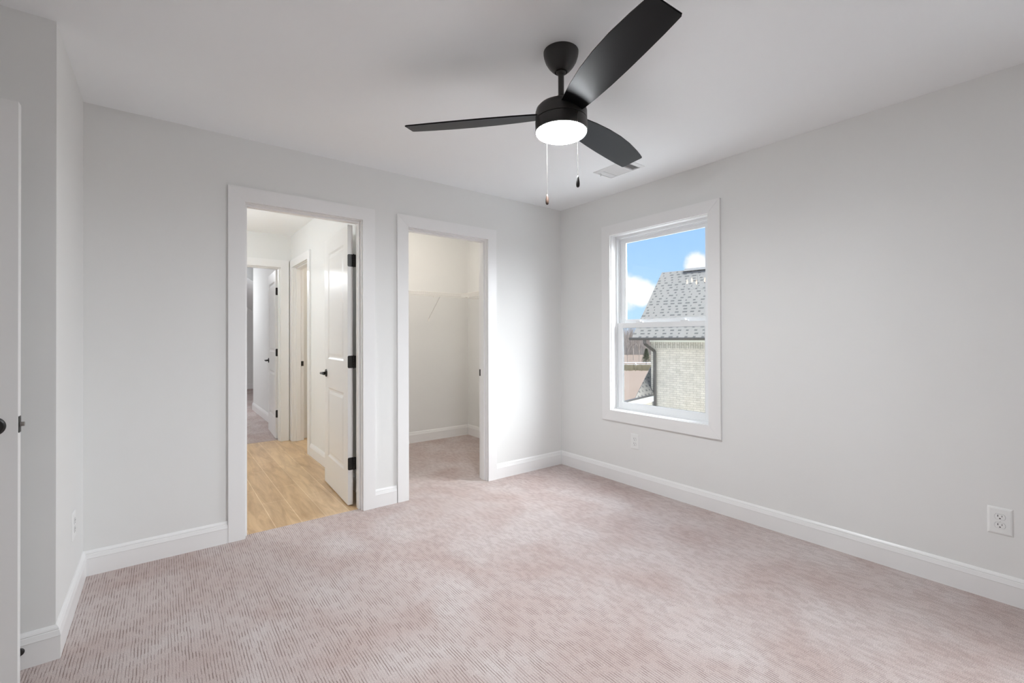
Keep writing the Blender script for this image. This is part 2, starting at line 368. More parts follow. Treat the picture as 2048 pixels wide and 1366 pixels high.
# ---- far room
FY = 9.3
GREYW = WALL
wall('wall_far_right', 'long wall in the far carpeted room', [(HX1, -1.71, HY1 + T, 5.63, 0, H)], GREYW)
wall('wall_far_end', 'end wall of the far room', [(-5.0, .5, FY, FY + .1, 0, H)], GREYW)
wall('wall_far_left', 'left wall of the far room, unseen', [(-5.1, -5.0, HY1 + T, FY, 0, H)], GREYW)
wall('wall_far_eave', 'knee wall under the sloped ceiling', [(-.2, -.1, 5.63, FY, 0, H), (-1.71, -.1, 5.53, 5.63, 0, H)], GREYW)
S(obj('floor_far', B(-5.1, .5, 2.83, FY + .1, -.12, 0), CARPET), 'grey carpet of the far room', 'floor')
S(obj('ceiling_far', B(-5.1, .5, 2.9, FY + .1, H, H + .12), CEIL), 'ceiling of the far room', 'ceiling')
bm = bmesh.new(); prism(bm, [(-2.18, 2.44), (-.1, 1.05), (-.1, 2.44)], lambda p: (p[0], 5.75, p[1]), lambda p: (p[0], FY, p[1]))
S(obj('ceiling_slope', bm, CEIL), 'sloped ceiling in the far room', 'ceiling')

# ------------------------------------------------------------------ baseboards
BP = [(0, 0), (.015, 0), (.015, .087), (.0165, .089), (.0155, .092), (.0115, .108), (.0095, .1095), (.0095, .1115), (.0105, .113), (.008, .119), (.003, .127), (0, .127)]
def bb(bm, p0, p1, n, m0=0, m1=0, sc_=1.0):
    p0 = Vector((*p0, 0)); p1 = Vector((*p1, 0)); d = (p1 - p0).normalized(); n = Vector((*n, 0))
    prism(bm, BP, lambda p: p0 + n * p[0] + d * (p[0] * m0) + up * p[1], lambda p: p1 + n * p[0] + d * (p[0] * m1) + up * p[1])
def base(name, label, segs):
    bm = bmesh.new()
    for s_ in segs: bb(bm, *s_)
    return S(obj(name, bm, TRIM), label, 'baseboard')
cw = .088
base('baseboard_back_left', 'white baseboard left of the hall doorway', [((XL, 0), (D1[0] - g - cw, 0), (0, -1), 1, 0)])
base('baseboard_back_middle', 'short white baseboard between the two doorways', [((D1[1] + g + cw, 0), (CL[0] - g - cw, 0), (0, -1), 0, -.4)])
base('baseboard_back_right', 'white baseboard between the closet and the corner', [((CL[1] + g + cw, 0), (0, 0), (0, -1), 0, -1)])
base('baseboard_right', 'long white baseboard along the window wall', [((0, 0), (0, YR), (-1, 0), 1, -1)])
base('baseboard_side', 'white baseboard of the short side wall', [((XL, 0), (XL, YB), (1, 0), 1, 1)])
jutb = base('baseboard_jut', 'shaded white baseboard behind the open left door', [((XL, YB), (XW, YB), (0, -1), -1, -1)])
base('baseboard_rear', 'baseboard behind the camera', [((XW, YR), (0, YR), (0, 1), 1, -1), ((XW, YR), (XW, LD[0] - .1), (1, 0), 1, 0)])
base('baseboard_closet', 'white baseboard inside the closet', [((-1.72, 1.69), (0, 1.69), (0, -1), 1, -1), ((0, 1.69), (0, T), (-1, 0), 1, -1), ((-1.72, 1.69), (-1.72, T), (1, 0), 1, -1)])
base('baseboard_hall', 'white baseboard along the hall wall behind the open door', [((HX1, SD[0] - g - cw), (HX1, T), (-1, 0), 0, -1)])
base('baseboard_hall_end', 'baseboard of the hall end wall, left part', [((HX0, HY1), (FD[0] - g - cw, HY1), (0, -1), 1, 0)])
base('baseboard_far_room', 'white baseboards in the far room', [((HX1, HY1 + T), (HX1, 5.63), (-1, 0), 0, 1), ((-5.0, FY), (-.2, FY), (0, -1), 1, -1)])

# ------------------------------------------------------------------ door and window trim
def frame_bm(a0, a1, z1, wd, th, to3, z0=None, bev=.0009):
    """flat casing legs and head with mitred corners; to3(a, z, t) -> point; z0 set = picture frame"""
    bm = bmesh.new()
    def piece(quad):
        fr = [to3(a, z_, th) for a, z_ in quad]; bk = [to3(a, z_, 0) for a, z_ in quad]
        f = [bm.verts.new(p) for p in fr]; b_ = [bm.verts.new(p) for p in bk]
        bm.faces.new(f); bm.faces.new(b_[::-1])
        for i in range(4): bm.faces.new((f[i], f[(i + 1) % 4], b_[(i + 1) % 4], b_[i]))
    e = .00015
    zb = 0 if z0 is None else z0
    zl = 0 if z0 is None else z0 - wd
    piece([(a0 - wd, zl), (a0, zb), (a0, z1), (a0 - wd, z1 + wd - e)])
    piece([(a1, zb), (a1 + wd, zl), (a1 + wd, z1 + wd - e), (a1, z1)])
    piece([(a0 - wd + e, z1 + wd), (a0 + e, z1 + e), (a1 - e, z1 + e), (a1 + wd - e, z1 + wd)])
    if z0 is not None: piece([(a0 - wd + e, z0 - wd), (a1 + wd - e, z0 - wd), (a1 - e, z0 - e), (a0 + e, z0 - e)])
    bmesh.ops.bevel(bm, geom=list(bm.edges), offset=bev, segments=2, affect='EDGES')
    return bm
def door_trim(name, label, a0, a1, to3, depth, stop_at, sides=(0,), strike=None):
    """a0..a1 clear opening along the wall, to3(a, z, t): t>0 towards the viewer from the wall face, t<0 into the wall"""
    root = empty(name); S(root, label, 'door trim')
    cas = obj('casing', frame_bm(a0 - g, a1 + g, DOPEN_Z + g, cw, .018, to3), TRIM, root)
    if 1 in sides: obj('casing', frame_bm(a0 - g, a1 + g, DOPEN_Z + g, cw, .018, lambda a, z_, t: to3(a, z_, -depth - t)), TRIM, root)
    bm = bmesh.new()
    def bx(aa, ab, za, zb_, ta, tb):
        p = to3(aa, za, ta); q = to3(ab, zb_, tb)
        box(bm, min(p[0], q[0]), max(p[0], q[0]), min(p[1], q[1]), max(p[1], q[1]), min(p[2], q[2]), max(p[2], q[2]), bev=.001)
    bx(a0 - .012, a0, 0, DOPEN_Z + .012, 0, -depth); bx(a1, a1 + .012, 0, DOPEN_Z + .012, 0, -depth); bx(a0, a1, DOPEN_Z, DOPEN_Z + .012, 0, -depth)
    obj('jamb', bm, TRIM, root)
    bm = bmesh.new()
    s0, s1 = stop_at
    bx(a0, a0 + .011, 0, DOPEN_Z, s0, s1); bx(a1 - .011, a1, 0, DOPEN_Z, s0, s1); bx(a0 + .011, a1 - .011, DOPEN_Z - .011, DOPEN_Z, s0, s1)
    obj('stop_moulding', bm, TRIM, root)
    if strike:
        a, sgn, t = strike; bm = bmesh.new()
        bx(a, a + sgn * .002, .885, .942, t - .014, t + .014)
        so_ = obj('strike_plate', bm, BLACKM, root); so_['label'] = 'black strike plate'
    return root
yb = lambda a, z_, t: (a, -t, z_)                      # on the back wall
door_trim('trim_1', 'white flat casing around the hall doorway', D1[0], D1[1], yb, T, (-.03, -.078), (0, 1))
door_trim('trim_2', 'white flat casing around the closet doorway', CL[0], CL[1], yb, T, (-.03, -.078), (0,), strike=(CL[1], -1, -.098))
door_trim('trim_3', 'white casing around the doorway at the hall end', FD[0], FD[1], lambda a, z_, t: (a, HY1 - t, z_), T, (-.03, -.078), (0,))
door_trim('trim_4', 'white casing around the side doorway in the hall', SD[0], SD[1], lambda a, z_, t: (HX1 - t, a, z_), T, (-.03, -.078), (0,), strike=(SD[1], -1, -.098))

# ------------------------------------------------------------------ doors
def leaf_bm(W, Z0, Z1, th=.035, panels=True):
    """leaf from x=0 (hinge edge) to x=W, y -th/2..th/2, two sunk-and-raised panels on both faces"""
    bm = bmesh.new(); h = th / 2
    if not panels: return box(bm, 0, W, -h, h, Z0, Z1, bev=.0015)
    st = .115
    rects = [(st, W - st, .24, .81), (st, W - st, 1.045, Z1 - .125)]
    xs = [0, st, W - st, W]; zs = [Z0, .24, .81, 1.045, Z1 - .125, Z1]
    for sgn in (-1, 1):
        for i in range(3):
            for j in range(5):
                if i == 1 and j in (1, 3): continue
                q = [(xs[i], zs[j]), (xs[i + 1], zs[j]), (xs[i + 1], zs[j + 1]), (xs[i], zs[j + 1])]
                bm.faces.new([bm.verts.new((x, sgn * h, z_)) for x, z_ in q])
        for (x0, x1, z0, z1) in rects:
            loops = []
            for ins, dep in ((0, 0), (.004, .002), (.014, .008), (.026, .009), (.046, .002), (.050, .0015)):
                loops.append([bm.verts.new((x, sgn * (h - dep), z_)) for x, z_ in ((x0 + ins, z0 + ins), (x1 - ins, z0 + ins), (x1 - ins, z1 - ins), (x0 + ins, z1 - ins))])
            for a, b_ in zip(loops, loops[1:]):
                for k in range(4): bm.faces.new((a[k], a[(k + 1) % 4], b_[(k + 1) % 4], b_[k]))
            bm.faces.new(loops[-1])
    for (xa, za), (xb, zb_) in (((0, Z0), (W, Z0)), ((0, Z1), (W, Z1)), ((0, Z0), (0, Z1)), ((W, Z0), (W, Z1))):
        bm.faces.new([bm.verts.new(p) for p in ((xa, -h, za), (xb, -h, zb_), (xb, h, zb_), (xa, h, za))])
    bmesh.ops.remove_doubles(bm, verts=bm.verts, dist=.00005)
    return bm
def door(name, label, hinge, ang, W, pin_side, Z0=.008, Z1=2.04, panels=True, hz=(.305, 1.044, 1.782), lever=True, latch=False):
    root = empty(name, hinge, ang); S(root, label, 'door')
    obj('door_leaf', leaf_bm(W, Z0, Z1, panels=panels), DOORP, root)
    for zc in hz:
        bm = bmesh.new()
        # leaf plate on the hinge edge, rounded
        pts = []
        for cx_, cz_, a0 in ((pin_side * -.009, zc + .036, 90), (pin_side * -.009, zc - .036, 180)):
            for k in range(5):
                a = R(a0 + k * 22.5); pts.append((cx_ * 1 + math.cos(a) * .009 * pin_side, cz_ + math.sin(a) * .009))
        pts += [(pin_side * .019, zc - .045), (pin_side * .019, zc + .045)]
        prism(bm, pts, lambda p: (-.003, p[0], p[1]), lambda p: (0.0005, p[0], p[1]))
        for k in range(5): tube(bm, [(-.007, pin_side * .024, zc - .045 + k * .018 + .0005), (-.007, pin_side * .024, zc - .045 + k * .018 + .0172)], .0065 if k % 2 else .0062, 10)
        tube(bm, [(-.007, pin_side * .024, zc - .049), (-.007, pin_side * .024, zc + .049)], .0035, 8)
        # jamb plate
        box(bm, -.0065, -.0045, pin_side * .024 if pin_side > 0 else -.045, .045 if pin_side > 0 else -.024, zc - .045, zc + .045)
        hg = obj('hinge', bm, BLACKM, root, loc=None); hg['label'] = 'black butt hinge'
        bm = bmesh.new()
        for yy, zz in ((-.004, .028), (.004, 0), (-.004, -.028)):
            lathe(bm, [(0, .0008), (.003, .0006), (.0035, 0)], 10, Matrix.Translation((-.003, yy, zc + zz)) @ Matrix.Rotation(R(-90), 4, 'Y'))
        obj('screw', bm, SCREW, hg)
    if lever:
        hx = W - .06; hzz = .925
        for sg in (1, -1):
            bm = bmesh.new(); M = Matrix.Translation((hx, sg * .0175, hzz)) @ Matrix.Rotation(R(-90 * sg), 4, 'X')
            lathe(bm, [(0, .010), (.020, .010), (.028, .008), (.032, .004), (.033, 0)], 32, M)
            ro = obj('door_handle', bm, BLACKM, root, smooth=False); ro['label'] = 'black lever handle with a round rosette'
            bm = bmesh.new(); y0 = sg * .0265
            tube(bm, [(hx, y0, hzz), (hx, y0 + sg * .034, hzz)], [.011, .009], 16)
            tube(bm, [(hx + .004, y0 + sg * .034, hzz), (hx - .02, y0 + sg * .037, hzz + .001), (hx - .06, y0 + sg * .037, hzz), (hx - .105, y0 + sg * .033, hzz - .003)], [.010, .0085, .0075, .007], 12)
            obj('lever', bm, BLACKM, ro, smooth=True)
        bm = bmesh.new(); box(bm, W - .0005, W + .0025, -.0125, .0125, hzz - .028, hzz + .028, bev=.001)
        lp = obj('latch_plate', bm, BLACKM, root)
        bm = bmesh.new(); tube(bm, [(W, 0, hzz), (W + .013, 0, hzz)], .0075, 14)
        obj('latch_bolt', bm, STEEL, lp)
    return root
# hall door: hinged on the right jamb, opened into the hall
hin = Vector((-1.9735, .140, 0)); far = Vector((-1.942, .845, 0)); d_ = far - hin
door('door_1', 'white two-panel door standing open into the hall, black hinges', hin, math.atan2(d_.y, d_.x), .706, -1)
hin = Vector((-1.956, 2.885, 0)); far = Vector((-1.918, 3.60, 0)); d_ = far - hin
door('door_2', 'white panelled door open into the far carpeted room', hin, math.atan2(d_.y, d_.x), .71, -1)
# left door, opened flat in front of the jutting wall
door('door_3', 'plain white door edge at the left border of the photo', Vector((-4.215, -.905, 0)), R(-.6), .767, 1, Z1=2.035, latch=True)
d3 = empty('trim_5'); S(d3, 'casing of the left doorway, outside the photo', 'door trim')
obj('casing', frame_bm(LD[0], LD[1], DOPEN_Z, cw, .018, lambda a, z_, t: (XW + t, a, z_)), TRIM, d3)

# door stop on the jutting wall's baseboard
ds = empty('door_stop', (-3.472, YB - .015, .068)); tag(ds, 'small black door stop screwed to the baseboard behind the left door', 'door stop')
bm = bmesh.new(); Mx = Matrix.Rotation(R(90), 4, 'X')
lathe(bm, [(0, .006), (.012, .006), (.014, .003), (.014, 0)], 20, Mx); obj('base_plate', bm, BLACKM, ds, smooth=True)
bm = bmesh.new(); pts = [(.0055 * math.cos(a), -.006 - a / 75 * 1.0, .0055 * math.sin(a)) for a in [k * .5 for k in range(0, 9 * 12)]]
pts = [(.0055 * math.cos(k * .6), -.006 - k * .00042, .0055 * math.sin(k * .6)) for k in range(70)]
tube(bm, pts, .0011, 6); obj('spring', bm, BLACKM, ds, smooth=True)
bm = bmesh.new(); lathe(bm, [(0, .050), (.006, .049), (.0085, .045), (.0085, .034), (.006, .032), (0, .032)], 16, Mx); obj('rubber_tip', bm, SLOT, ds, smooth=True)

# ------------------------------------------------------------------ window in the right wall
win = empty('window_1', (0, 0, 0)); S(win, 'white double-hung window overlooking the brick house', 'window')
xr = lambda a, z_, t: (-t, a, z_)
obj('casing', frame_bm(WY0 - .005, WY1 + .005, WZ1 + .005, cw, .018, xr, z0=WZ0 - .005), TRIM, win)
def ring(bm, y0, y1, z0, z1, ty, tzb, tzt, x0, x1, bev=.0012):
    box(bm, x0, x1, y0, y0 + ty, z0, z1, bev=bev); box(bm, x0, x1, y1 - ty, y1, z0, z1, bev=bev)
    box(bm, x0, x1, y0 + ty, y1 - ty, z0, z0 + tzb, bev=bev); box(bm, x0, x1, y0 + ty, y1 - ty, z1 - tzt, z1, bev=bev)
bm = bmesh.new(); ring(bm, WY0 - .012, WY1 + .012, WZ0 - .012, WZ1 + .012, .0125, .0125, .0125, -.001, .062)
obj('jamb_extension', bm, TRIM, win)
bm = bmesh.new(); ring(bm, WY0, WY1, WZ0, WZ1, .014, .014, .020, .060, .135); ring(bm, WY0 + .013, WY1 - .013, WZ0 + .013, WZ1 - .019, .012, .012, .014, .084, .135)
obj('window_frame', bm, VINYL, win)
LY0, LY1 = WY0 + .016, WY1 - .016
bm = bmesh.new(); ring(bm, LY0, LY1, .613, 1.338, .046, .046, .040, .064, .086); ring(bm, LY0 + .045, LY1 - .045, .658, 1.299, .006, .006, .004, .068, .082, .0006)
ls = obj('sash', bm, VINYL, win); ls['label'] = 'lower window sash'
bm = bmesh.new(); ring(bm, LY0 + .006, LY1 - .006, 1.318, 2.050, .050, .045, .024, .094, .116); ring(bm, LY0 + .055, LY1 - .055, 1.362, 2.027, .006, .006, .005, .097, .113, .0006)
us = obj('sash', bm, VINYL, win); us['label'] = 'upper window sash'
bm = bmesh.new(); box(bm, .0735, .0765, LY0 + .046, LY1 - .046, .66, 1.297); obj('pane', bm, GLASS, ls)
bm = bmesh.new(); box(bm, .1035, .1065, LY0 + .056, LY1 - .056, 1.363, 2.026); obj('pane', bm, GLASS, us)
bm = bmesh.new(); ring(bm, LY0 - .0018, LY1 + .0018, .640, 1.338, .0017, .0005, .0005, .0665, .070, 0); ring(bm, LY0 + .052, LY1 - .052, .664, 1.2945, .0022, .0014, .0014, .0725, .0775, 0)
obj('gasket', bm, GASK, win)
for yy in (-.86, -1.27):
    bm = bmesh.new(); box(bm, .064, .086, yy - .032, yy + .032, 1.338, 1.346, bev=.002); tube(bm, [(.075, yy, 1.345), (.075, yy, 1.355)], .011, 16); box(bm, .068, .080, yy - .006, yy + .034, 1.350, 1.357, bev=.002)
    k_ = obj('sash_lock', bm, VINYL, win); k_['label'] = 'white cam lock on the meeting rail'
# window_added: copy of the unit added out of view to let in fill daylight
def copy_tree(o, parent=None):
    c = o.copy(); C.objects.link(c)
    if parent: c.parent = parent
    for ch in list(o.children): copy_tree(ch, c)
    return c
win2 = copy_tree(win); win2.name = 'window_added'; win2.location = (0, W2[0] - WY0, 0); win2['label'] = 'added second window out of view, lets in fill daylight'

# ------------------------------------------------------------------ outlets
def outlet(label, loc, rz, pw=.079, ph=.124):
    """plate in local xz, facing local -y"""
    root = empty('wall_outlet', loc, rz); tag(root, label, 'outlet', 'duplex outlets on the bedroom walls')
    bm = bmesh.new(); w_, h_ = pw / 2, ph / 2; i1, i2 = .006, .010
    loops = [[(x * (w_ - k), -y_, z_ * (h_ - k)) for x, z_ in ((-1, -1), (1, -1), (1, 1), (-1, 1))] for k, y_ in ((0, 0), (0, .0015), (.004, .0045), (.009, .0058))]
    vl = [[bm.verts.new(p) for p in lp] for lp in loops]
    for a, b_ in zip(vl, vl[1:]):
        for k in range(4): bm.faces.new((a[k], a[(k + 1) % 4], b_[(k + 1) % 4], b_[k]))
    bm.faces.new(vl[-1]); obj('cover_plate', bm, PLATE, root)
    for zc in (.0195, -.0195):
        bm = bmesh.new(); pts = []
        for k in range(40):
            a = 2 * math.pi * k / 40; pts.append((.0172 * math.cos(a), max(-.0125, min(.0125, .0172 * math.sin(a))) + zc))
        prism(bm, pts, lambda p: (p[0], -.0056, p[1]), lambda p: (p[0], -.0072, p[1])); re = obj('receptacle', bm, PLATE, root)
        pts2 = [(x * 1.04, zc + (z_ - zc) * 1.05) for x, z_ in pts]
        bm = bmesh.new(); prism(bm, pts2, lambda p: (p[0], -.0050, p[1]), lambda p: (p[0], -.0062, p[1])); obj('gap', bm, simple_gap, re)
        bm = bmesh.new(); box(bm, -.0078, -.0055, -.0076, -.0065, zc - .0005, zc + .0085); box(bm, .0055, .0074, -.0076, -.0065, zc + .0005, zc + .0075)
        prism(bm, [(.0026 * math.cos(R(a)), zc - .0073 + .0026 * math.sin(R(a))) for a in range(0, 181, 20)] + [(-.0026, zc - .0092), (.0026, zc - .0092)], lambda p: (p[0], -.0065, p[1]), lambda p: (p[0], -.0076, p[1]))
        obj('slot', bm, SLOT, re)
    bm = bmesh.new(); lathe(bm, [(0, .0015), (.0025, .001), (.003, 0)], 14, Matrix.Translation((0, -.0058, 0)) @ Matrix.Rotation(R(90), 4, 'X')); obj('screw', bm, PLATE, root, smooth=True)
    return root
simple_gap = simple('outlet_gap', (.25, .25, .25), .8)
o1 = outlet('white duplex outlet near the right edge of the photo', (0, -2.9025, .3675), R(-90), .082, .124)
o2 = copy_tree(o1); o2.location = (0, -.863, .366); o2['label'] = 'white duplex outlet below the window'
o3 = copy_tree(o1); o3.location = (XL, -.325, .367); o3.rotation_euler = (0, 0, R(90)); o3['label'] = 'white duplex outlet seen edge-on on the short side wall at left'

# ------------------------------------------------------------------ ceiling vent
vx0, vx1, vy0, vy1 = -.522, -.322, -1.205, -.895
vt = empty('ceiling_vent', ((vx0 + vx1) / 2, (vy0 + vy1) / 2, H)); tag(vt, 'white rectangular air vent in the ceiling beside the window', 'vent')
a, b_ = (vx1 - vx0) / 2, (vy1 - vy0) / 2
bm = bmesh.new()
lo = [[(-a, -b_, 0), (a, -b_, 0), (a, b_, 0), (-a, b_, 0)], [(-a, -b_, -.003), (a, -b_, -.003), (a, b_, -.003), (-a, b_, -.003)],
      [(-a + .022, -b_ + .022, -.011), (a - .022, -b_ + .022, -.011), (a - .022, b_ - .022, -.011), (-a + .022, b_ - .022, -.011)],
      [(-a + .024, -b_ + .024, -.002), (a - .024, -b_ + .024, -.002), (a - .024, b_ - .024, -.002), (-a + .024, b_ - .024, -.002)]]
vl = [[bm.verts.new(p) for p in l_] for l_ in lo]
for p, q in zip(vl, vl[1:]):
    for k in range(4): bm.faces.new((p[k], p[(k + 1) % 4], q[(k + 1) % 4], q[k]))
box(bm, -a + .02, a - .02, -.068, -.060, -.011, -.002); box(bm, -a + .02, a - .02, .078, .086, -.011, -.002)
obj('vent_frame', bm, GRILLE, vt)
obj('duct_opening', B(-a + .023, a - .023, -b_ + .023, b_ - .023, -.002, -.0005), DUCT, vt)
def slat(c_, half, axis, tilt):
    bm = bmesh.new(); box(bm, -half if axis == 'x' else -.0055, half if axis == 'x' else .0055, -half if axis == 'y' else -.0055, half if axis == 'y' else .0055, -.0006, .0006)
    bmesh.ops.rotate(bm, verts=bm.verts, matrix=Matrix.Rotation(R(tilt), 3, 'X' if axis == 'x' else 'Y')); bmesh.ops.translate(bm, verts=bm.verts, vec=c_)
    return obj('slat', bm, GRILLE, vt)
for k in range(5): slat(Vector((0, -b_ + .032 + k * .0115, -.0065)), a - .023, 'x', 38)
for k in range(4): slat(Vector((0, b_ - .032 - k * .0115, -.0065)), a - .023, 'x', -38)
for k in range(12):
    bm = bmesh.new(); xx = -a + .030 + k * .0127; box(bm, xx - .0062, xx + .0062, -.060, .078, -.0006, .0006)
    bmesh.ops.rotate(bm, verts=bm.verts, cent=(xx, 0, 0), matrix=Matrix.Rotation(R(20), 3, 'Y')); bmesh.ops.translate(bm, verts=bm.verts, vec=(0, 0, -.0065)); obj('slat', bm, GRILLE, vt)
bm = bmesh.new(); box(bm, -.055, -.05, .118, .124, -.028, -.008); obj('damper_lever', bm, GRILLE, vt)

# ------------------------------------------------------------------ ceiling fan
FX, FY_ = -1.701, -1.787
fan = empty('ceiling_fan', (FX, FY_, H)); tag(fan, 'matte black three-blade ceiling fan with a lit round lamp', 'ceiling fan')
def fl(name, prof, m, parent=fan, smooth=True, n=64):
    bm = bmesh.new(); lathe(bm, prof, n); return obj(name, bm, m, parent, smooth)
def sm(o, ang=35):
    o.data.shade_smooth(); 
    bm = bmesh.new(); bm.from_mesh(o.data)
    for e in bm.edges: e.smooth = e.calc_face_angle(0) < R(ang)
    bm.to_mesh(o.data); bm.free(); return o
cn = sm(fl('canopy', [(0, 0), (.0745, 0), (.0745, -.006), (.0725, -.020), (.066, -.040), (.054, -.060), (.040, -.076), (.031, -.084), (.027, -.086), (.027, -.080), (0, -.080)], FANB))
sm(fl('hanger_ball', [(0, -.074), (.020, -.078), (.0215, -.088), (.018, -.094), (.014, -.096)], FANB, cn))
sm(fl('downrod', [(.0125, -.080), (.0125, -.215)], FANB))
sm(fl('coupling', [(.013, -.190), (.020, -.191), (.021, -.196), (.021, -.212), (.030, -.214), (.034, -.222), (.034, -.232)], FANB))
mh = sm(fl('motor_housing', [(0, -.226), (.050, -.226), (.080, -.229), (.096, -.235), (.106, -.246), (.110, -.260), (.110, -.292), (.107, -.2935), (.107, -.296), (0, -.296)], FANB))
lk = sm(fl('light_housing', [(0, -.2955), (.1065, -.2955), (.1105, -.298), (.111, -.300), (.111, -.3415), (.109, -.3435), (.104, -.3435), (.104, -.338), (0, -.338)], FANB))
LAMPM = emit('lamp_diffuser_glow', (.93, .965, 1.0), FAN)
sm(fl('lamp_diffuser', [(.1035, -.339), (.1065, -.344), (.1065, -.3475), (.103, -.3525), (.094, -.357), (.060, -.361), (0, -.363)], LAMPM))
def blade_bm():
    cwE = [(.075, .046), (.12, .052), (.2, .066), (.3, .078), (.40, .083), (.50, .081), (.60, .072), (.66, .064), (.688, .059), (.694, .054)]
    ccE = [(.688, -.052), (.680, -.057), (.60, -.060), (.50, -.062), (.40, -.063), (.30, -.062), (.2, -.058), (.12, -.052), (.075, -.046)]
    # x radial, y: negative = clockwise side
    out = [(x, -y) for x, y in cwE] + [(x, -y) for x, y in ccE]
    bm = bmesh.new()
    prism(bm, out, lambda p: (p[0], p[1], -.0028), lambda p: (p[0], p[1], .0028))
    ed = [e for e in bm.edges if abs(e.verts[0].co.z - e.verts[1].co.z) < 1e-6]
    bmesh.ops.bevel(bm, geom=ed, offset=.0012, segments=2, affect='EDGES')
    bmesh.ops.triangulate(bm, faces=[f for f in bm.faces if len(f.verts) > 4])
    return bm
ba = 12.5
b0 = obj('blade', blade_bm(), BLADE, fan)
def place_blade(o, az):
    o.matrix_local = Matrix.Translation((0, 0, -.270)) @ Matrix.Rotation(R(az), 4, 'Z') @ Matrix.Rotation(R(-13.5), 4, 'X')
for k, az in enumerate((ba, ba + 120, ba + 240)):
    o = b0 if k == 0 else b0.copy()
    if k: C.objects.link(o); o.parent = fan
    place_blade(o, az)
vdir = (Vector((FX, FY_, 0)) - Vector((CAM.x, CAM.y, 0))).normalized(); rdir = Vector((vdir.y, -vdir.x, 0))
def chain(sx, front, ztop, zbot, fob, m_ch):
    q = rdir * sx + vdir * front; x_, y_ = q.x, q.y
    ch = empty('pull_chain', (x_, y_, 0)); ch.parent = fan
    bm = bmesh.new(); zz = ztop
    tube(bm, [(0, 0, ztop), (0, 0, zbot)], .0004, 6)
    while zz > zbot:
        bmesh.ops.create_icosphere(bm, subdivisions=1, radius=.0012, matrix=Matrix.Translation((0, 0, zz))); zz -= .0042
    o = obj('chain', bm, m_ch, ch, smooth=True); 
    bm = bmesh.new(); e = -vdir
    lathe(bm, [(.0035, 0), (.006, .001), (.006, .003), (.0035, .004)], 16, Matrix.Translation((0, 0, ztop)) @ Matrix.Rotation(math.atan2(q.y, q.x), 4, 'Z') @ Matrix.Rotation(R(90), 4, 'Y') @ Matrix.Translation((0, 0, -.004)))
    obj('grommet', bm, CHAIN, ch)
    bm = bmesh.new(); h_ = .048
    lathe(bm, [(0, 0), (.0025, -.001), (.0045, -.010), (.0070, -.024), (.0078, -.034), (.0068, -.043), (.004, -.047), (0, -h_)], 20, Matrix.Translation((0, 0, zbot)))
    obj('fob', bm, fob, ch, smooth=True)
chain(.0665, -.093, -.304, -.565, FANB, CHAIN)
chain(-.064, .094, -.304, -.577, BRONZE, CHAIN)

# ------------------------------------------------------------------ closet wire shelving
def shelf(name, label, length, dep, braces, loc, rz, dx0=0):
    """local x along the wall, local -y out from the wall, deck at z=0"""
    root = empty(name, loc, rz); tag(root, label, 'wire shelf', 'wire shelves in the closet')
    bm = bmesh.new(); n = int(length / .0254)
    for k in range(n + 1):
        x = k * .0254 + .002
        tube(bm, [(x, 0, 0), (x, -dep, 0), (x, -dep - .002, -.044)], .0013, 5)
    obj('wire_deck', bm, WIRE, root)
    for yy, zz, rr in ((-.004, -.003, .003), (-dep - .001, .001, .0032), (-dep - .003, -.045, .0032), (-dep * .5, -.003, .0025)):
        bm = bmesh.new(); tube(bm, [(0, yy, zz), (length, yy, zz)], rr, 8); obj('rail', bm, WIRE, root)
    for x in braces:
        bm = bmesh.new(); tube(bm, [(x, -dep + .004, -.040), (x, -dep + .012, -.046), (x, -.006, -.285), (x, -.003, -.30)], .0042, 8); box(bm, x - .010, x + .010, -.004, 0, -.318, -.282)
        obj('brace', bm, WIRE, root, smooth=False)
    x = .15
    while x < length:
        bm = bmesh.new(); box(bm, x - .006, x + .006, -dep - .008, -dep + .002, -.056, -.044); obj('clip', bm, WIRE, root)
        x += .31
    return root
shelf('wire_shelf', 'white wire shelf along the closet back wall', 1.71, .295, (.55, 1.165), (-1.715, 1.689, 1.728), 0)
shelf('wire_shelf', 'white wire shelf returning along the right closet wall', 1.26, .275, (.50, 1.0), (-.001, 1.385, 1.728), R(-90))

# ------------------------------------------------------------------ room lamps
def dome_lamp(name, label, x, y, s, col, r=.13):
    t = empty(name, (x, y, H)); tag(t, label, 'ceiling light')
    bm = bmesh.new(); lathe(bm, [(0, 0), (r, 0), (r, -.02), (r - .01, -.024), (0, -.024)], 32); obj('base', bm, BLACKM, t)
    bm = bmesh.new(); lathe(bm, [(r - .01, -.024), (r - .02, -.055), (r * .6, -.08), (0, -.09)], 32); obj('diffuser', bm, emit(name + '_glow', col, s), t, smooth=True)
t = empty('hall_fill', (-3.30, 1.55, H)); tag(t, 'unseen globe lamp added to light the hall', 'ceiling light')  # lamp added out of view to brighten the hall
bm = bmesh.new(); lathe(bm, [(0, 0), (.06, 0), (.06, -.02), (.006, -.025), (.006, -.44), (.04, -.45), (.04, -.47), (0, -.47)], 32); obj('canopy', bm, BLACKM, t)
bm = bmesh.new(); lathe(bm, [(.035, -.465)] + [(.085 * math.sin(R(a_)), -.545 + .085 * math.cos(R(a_))) for a_ in range(30, 181, 10)], 32); obj('globe', bm, emit('hall_globe_glow', (.90, .955, 1.0), HALL), t, smooth=True)
dome_lamp('closet_light', 'round flush light on the closet ceiling', -.97, .82, CLOSET, (1, .91, .81), r=.07)
dome_lamp('far_room_fill', 'unseen lamp added to light the far room', -3.0, 5.6, FAR, (.93, .96, 1.0))  # added lamp, stands in for the far room's daylight
dome_lamp('bath_fill', 'unseen lamp added beyond the side doorway', -.9, 2.4, BATH, (1, .86, .72))  # lamp added out of sight to light the side room
